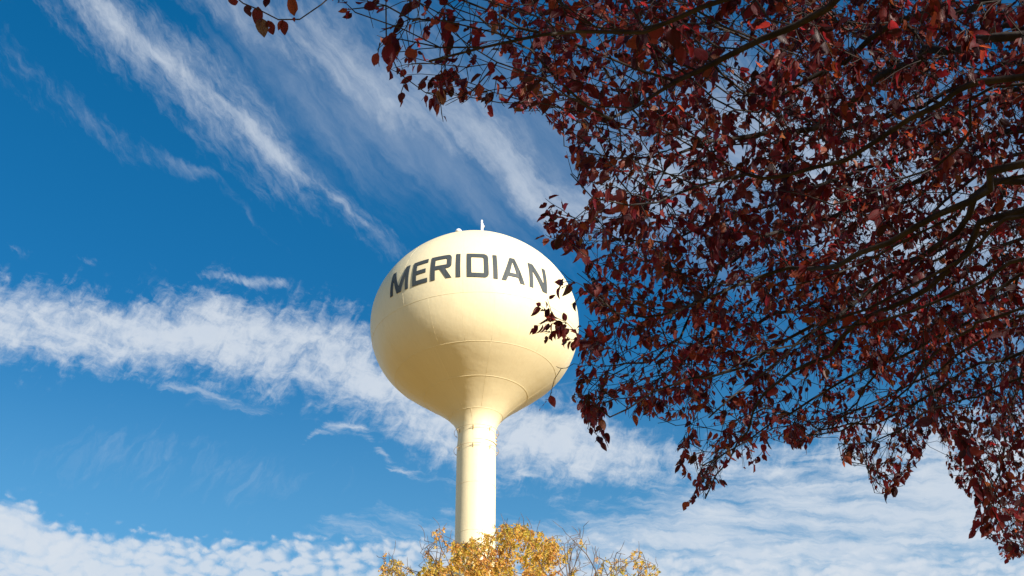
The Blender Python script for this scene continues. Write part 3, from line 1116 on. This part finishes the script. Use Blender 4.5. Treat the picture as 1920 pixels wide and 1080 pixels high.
for i in thin:
    p0 = sk.p[i]
    x, y, d = seen(p0)
    x, y, d = x[0], y[0], d[0]
    infr = d > 0 and -80 < x < 2000 and -80 < y < 1160
    ntw = 2 + (infr and x > 1200) + (infr and x > 1450 and rnd.random() < .6)
    tip = not sk.kids[i]
    if infr and rnd.random() < 0.3:
        ntw = 1
    if tip:
        ntw += 1
    t0 = p0 - sk.p[sk.par[i]]
    t0 /= np.linalg.norm(t0) + 1e-9
    for _ in range(ntw):
        ln = rnd.uniform(0.06, 0.26)
        dr = t0 * rnd.uniform(.3, 1) + rng.normal(0, .55, 3) + DOWN * rnd.uniform(0, .6)
        dr /= np.linalg.norm(dr)
        m = max(2, int(ln / 0.05))
        P_ = [p0]
        for k in range(m):
            dr = dr + DOWN * 0.10 + rng.normal(0, .13, 3)
            dr /= np.linalg.norm(dr)
            P_.append(P_[-1] + dr * ln / m)
        ok_ = crown_ok(np.array(P_))
        if not ok_.all():
            P_ = P_[:int(np.argmin(ok_))]
        if len(P_) < 2 or np.linalg.norm(P_[-1] - CAM) < 3.2:
            continue
        if infr:
            extra.append(P_)
            bare = rnd.random() < 0.16
            far_ = d > 7.8
            if not bare:
                nl = rnd.choice((4, 5, 6, 7, 8)) if tip else rnd.choice((3, 4, 5, 6))
                its = twig_leaves(P_, t0, rnd.choice((.034, .044, .054, .064)) * (0.85 if d > 8 else 1.0), nl, True)
                leaves_near += its
        else:
            leaves_far += twig_leaves(P_, t0, 0.125, 4, False)
spray_leaves = []
for P_, every, size, hang in SPRAYS:
    L_ = sum(np.linalg.norm(P_[i + 1] - P_[i]) for i in range(len(P_) - 1))
    n_ = max(0, int(L_ / every))
    extra.append(P_)
    if n_:
        spray_leaves += twig_leaves(P_, None, size, n_, True)
# keep the leaves inside the crown edge
for lst in (leaves_near, leaves_far):
    tips = np.array([b_ + d_ * L_ * 0.8 for b_, d_, u_, L_ in lst])
    x, y, d = seen(tips)
    o1 = crown_ok(tips)
    infr = (d > 0.3) & (x > -60) & (x < 1980) & (y > -60) & (y < 1140)
    gap = np.ones(len(lst))
    for gx, gy, sx, sy, a in GAPS:
        gap *= 1 - 0.75 * a * np.exp(-((x - gx) / (sx * .8)) ** 2 - ((y - gy) / (sy * .8)) ** 2)
    clump = np.array([mnoise.noise(Vector(q * 2.2)) + 0.6 * mnoise.noise(Vector(q * 5.1)) for q in tips])
    gap *= np.clip(0.98 + 1.5 * clump, 0.2, 1)
    gap *= np.where((y > 770) & (x > 1140) & (x < 1760), 0.72, 1.0)
    if lst is leaves_far:                       # the coarse outer leaves stay well clear of the view
        o1 &= ~((d > 0) & (x > -150) & (x < 2060) & (y > -150) & (y < 1230))
    keep_ = o1 & ((~infr) | (rng.random(len(lst)) < gap))
    lst[:] = [q for q, k in zip(lst, keep_) if k]
leaves_near += spray_leaves
# single leaves on the thin shoot at the upper left, where each one can be told apart
for px, py, dx, dy, L_ in ((460, -2, -.1, -.9, .045), (447, 3, -.9, .1, .032), (463, 8, .2, 1, .034), (484, 12, -.1, 1, .055), (490, 34, .05, 1, .05), (497, 14, .1, -1, .04), (502, 38, .35, 1, .042), (552, 30, .0, -1, .06),
                           (530, 38, .1, 1, .04), (529, 38, -.3, 1, .028), (551, 32, .1, 1, .014)):
    p_ = at(px, py, 3.6)
    dv = np.array([1, 0, 0]) * dx - UP * dy + FWD * rnd.uniform(-.3, .3)
    leaves_near.append((p_, dv / np.linalg.norm(dv), -FWD + rng.normal(0, .3, 3), L_))
print('plum leaves', len(leaves_near), len(leaves_far))

plum = empty('plum_tree', tuple(PLUM), 'purple-leaf plum tree with dark red autumn foliage, reaching in above and beside the tank', 'tree')
pb_ = bark_material('plum_bark', (0.018, 0.015, 0.015), (0.07, 0.058, 0.052))
M = Mesh()
ids_ = [root] + tr_
T_ = Mesh()
T_.tube([sk.p[i] - PLUM for i in ids_], [sk.r[i] for i in ids_], 20)
T_.link('trunk', pb_, plum)
sk.mesh(M, ids_)
for P_ in extra:
    M.tube(P_, [0.0019] + [0.0015] * (len(P_) - 2) + [0.0009], 3)
M.v = [(v[0] - PLUM[0], v[1] - PLUM[1], v[2] - PLUM[2]) for v in M.v]
M.link('branches', pb_, plum)
print('plum trunk r', sk.r[root], sk.r[F0])
plum_mat = leaf_material('plum_leaf',
                         [(0.0, (0.022, 0.008, 0.012)), (0.25, (0.045, 0.010, 0.013)), (0.55, (0.095, 0.013, 0.017)), (0.82, (0.17, 0.022, 0.021)), (0.94, (0.22, 0.050, 0.026)), (0.99, (0.26, 0.11, 0.07)), (1.0, (0.09, 0.05, 0.06))],
                         [(0.0, (0.06, 0.006, 0.010)), (0.3, (0.24, 0.012, 0.020)), (0.65, (0.48, 0.026, 0.034)), (0.94, (0.60, 0.12, 0.03)), (1.0, (0.30, 0.13, 0.04))],
                         (0.10, 0.028, 0.026))
place_leaves('foliage', [(leaves_near, NEAR), (leaves_far, FAR)], plum_mat, plum, PLUM)

# ------------------------------------------------------------------ the yellow locust in front of the tower foot
LOC = np.array([0.45, 31.0, 0.0])
TOP = [(690, 1250), (712, 1078), (722, 1045), (735, 1040), (752, 1062), (775, 1055), (790, 1018), (800, 1000), (830, 992), (850, 1012), (880, 1008), (905, 1000), (925, 988), (950, 978), (975, 984), (1000, 985),
       (1020, 1002), (1040, 1008), (1052, 985), (1075, 1010), (1095, 992), (1115, 1015), (1120, 1052), (1140, 1048), (1150, 1028), (1175, 1038), (1200, 1030), (1225, 1042), (1242, 1052), (1236, 1085), (1260, 1250),
       (1400, 1500), (600, 1500)]


def loc_ok(P):
    x, y, d = seen(P)
    return (y > 1110) | in_poly(x, y, TOP)


la = []
while len(la) < 1500:
    x = rng.uniform(690, 1250, 300)
    y = rng.uniform(975, 1110, 300)
    m_ = in_poly(x, y, TOP)
    for px, py in zip(x[m_], y[m_]):
        q = at(px, py, 1.0) - CAM
        Y = LOC[1] + rng.normal(0, 1.5)
        la.append(CAM + q * (Y / q[1]))
while len(la) < 2900:
    q = rng.normal(size=(300, 3))
    q /= np.linalg.norm(q, axis=1)[:, None]
    q = np.array([LOC[0], LOC[1], 9.0]) + q * np.array([4.6, 4.4, 4.2]) * rng.uniform(.3, 1, 300)[:, None] ** .5
    x, y, d = seen(q)
    la += [k for k in q[(y > 1110)]]
ls = Skeleton()
r0 = ls.node(LOC, -1)
t1 = ls.limb(r0, [LOC + (0.05, 0, 1.5), LOC + (0.0, 0.05, 3.2)], 0.25, 0.01)
for a in range(9):
    an = a * 2 * math.pi / 9 + rnd.uniform(-.3, .3)
    rr_ = rnd.uniform(1.6, 3.2) if a % 2 else rnd.uniform(.4, 1.4)
    ls.limb(t1[-1 - (a % 3)], [LOC + (math.cos(an) * rr_ * .45, math.sin(an) * rr_ * .45, 6.2), LOC + (math.cos(an) * rr_, math.sin(an) * rr_, rnd.uniform(8.5, 11))], 0.25, 0.04)
ls.grow(la, 0.22, 3.5, 0.33, 60, lambda p: np.array([0, 0, 0.30]), loc_ok)
ls.radii(0.006, 2.2)
print('locust nodes', len(ls.p))
li, rach, shoots = [], [], []
for i in range(60, len(ls.p)):
    if ls.r[i] > 0.022:
        continue
    p0 = ls.p[i]
    x, y, d = (q[0] for q in seen(p0))
    vis = y < 1130
    # leaf fall has bared the shoots right of the middle and left of the column
    bare = 0.15
    if 1046 < x < 1130:
        bare = 0.975
    elif 775 < x < 848 and y < 1060:
        bare = 0.93
    elif x > 1128 or x < 790:
        bare = 0.6
    cl_ = mnoise.noise(Vector(p0 * 1.5)) + .5 * mnoise.noise(Vector(p0 * 3.7))
    bare = min(1, max(0, bare + (0.0 if 850 < x < 1040 else 0.25) - 1.1 * cl_))
    if y < 1120 and not ls.kids[i] and rnd.random() < .5:
        # bare shoots standing out of the crown
        dr = np.array([rnd.gauss(0, .35), rnd.gauss(0, .35), 1.0])
        q_ = p0.copy()
        sh_ = [q_]
        for k in range(rnd.randint(2, 5)):
            dr = dr / np.linalg.norm(dr) + rng.normal(0, .22, 3)
            q_ = q_ + dr * 0.07
            sh_.append(q_)
        shoots.append(sh_)
    for _ in range(4 if vis else 2):
        if rnd.random() < bare and y < 1120:
            continue
        dr = rng.normal(0, 1, 3) + np.array([0, 0, -0.1])
        dr /= np.linalg.norm(dr)
        ln = rnd.uniform(.14, .26)
        P_ = [p0]
        for k in range(5):
            dr = dr + DOWN * 0.38
            dr /= np.linalg.norm(dr)
            P_.append(P_[-1] + dr * ln / 5)
        rach.append(P_)
        for k in range(1, 6):
            t_ = P_[k] - P_[k - 1]
            t_ /= np.linalg.norm(t_)
            o_ = np.cross(t_, rng.normal(size=3))
            o_ /= np.linalg.norm(o_) + 1e-9
            for sg in (-1, 1):
                li.append((P_[k], o_ * sg + t_ * .5 + DOWN * .5, rng.normal(size=3), rnd.uniform(.05, .085) * (1 if vis else 1.6)))
locust = empty('locust_tree', tuple(LOC), 'tree with golden orange autumn leaves and bare twig tips in front of the tower foot', 'tree')
lb = bark_material('locust_bark', (0.10, 0.075, 0.065), (0.22, 0.17, 0.14))
M = Mesh()
ids_ = [r0] + t1
for n_, i in enumerate(ids_):
    ls.r[i] = max(ls.r[i], 0.20 - 0.06 * n_ / len(ids_) + 0.06 * math.exp(-n_ * 0.7))
T_ = Mesh()
T_.tube([ls.p[i] - LOC for i in ids_], [ls.r[i] for i in ids_], 20)
T_.link('trunk', lb, locust)
ls.mesh(M, ids_)
for P_ in rach:
    M.tube([P_[0], P_[2], P_[4]], 0.003, 3)
for P_ in shoots:
    M.tube(P_, [0.006] * (len(P_) - 1) + [0.003], 3)
M.v = [(v[0] - LOC[0], v[1] - LOC[1], v[2] - LOC[2]) for v in M.v]
M.link('branches', lb, locust)
loc_mat = leaf_material('locust_leaf',
                        [(0.0, (0.34, 0.34, 0.05)), (0.3, (0.66, 0.50, 0.07)), (0.6, (0.80, 0.47, 0.09)), (0.82, (0.74, 0.33, 0.08)), (1.0, (0.50, 0.19, 0.07))],
                        [(0.0, (0.48, 0.50, 0.06)), (0.3, (0.85, 0.66, 0.08)), (0.7, (0.85, 0.46, 0.08)), (1.0, (0.60, 0.25, 0.06))],
                        (0.55, 0.32, 0.08), 0.5, 0.5, True)
place_leaves('foliage', [(li, FAR)], loc_mat, locust, LOC)
print('locust leaflets', len(li))
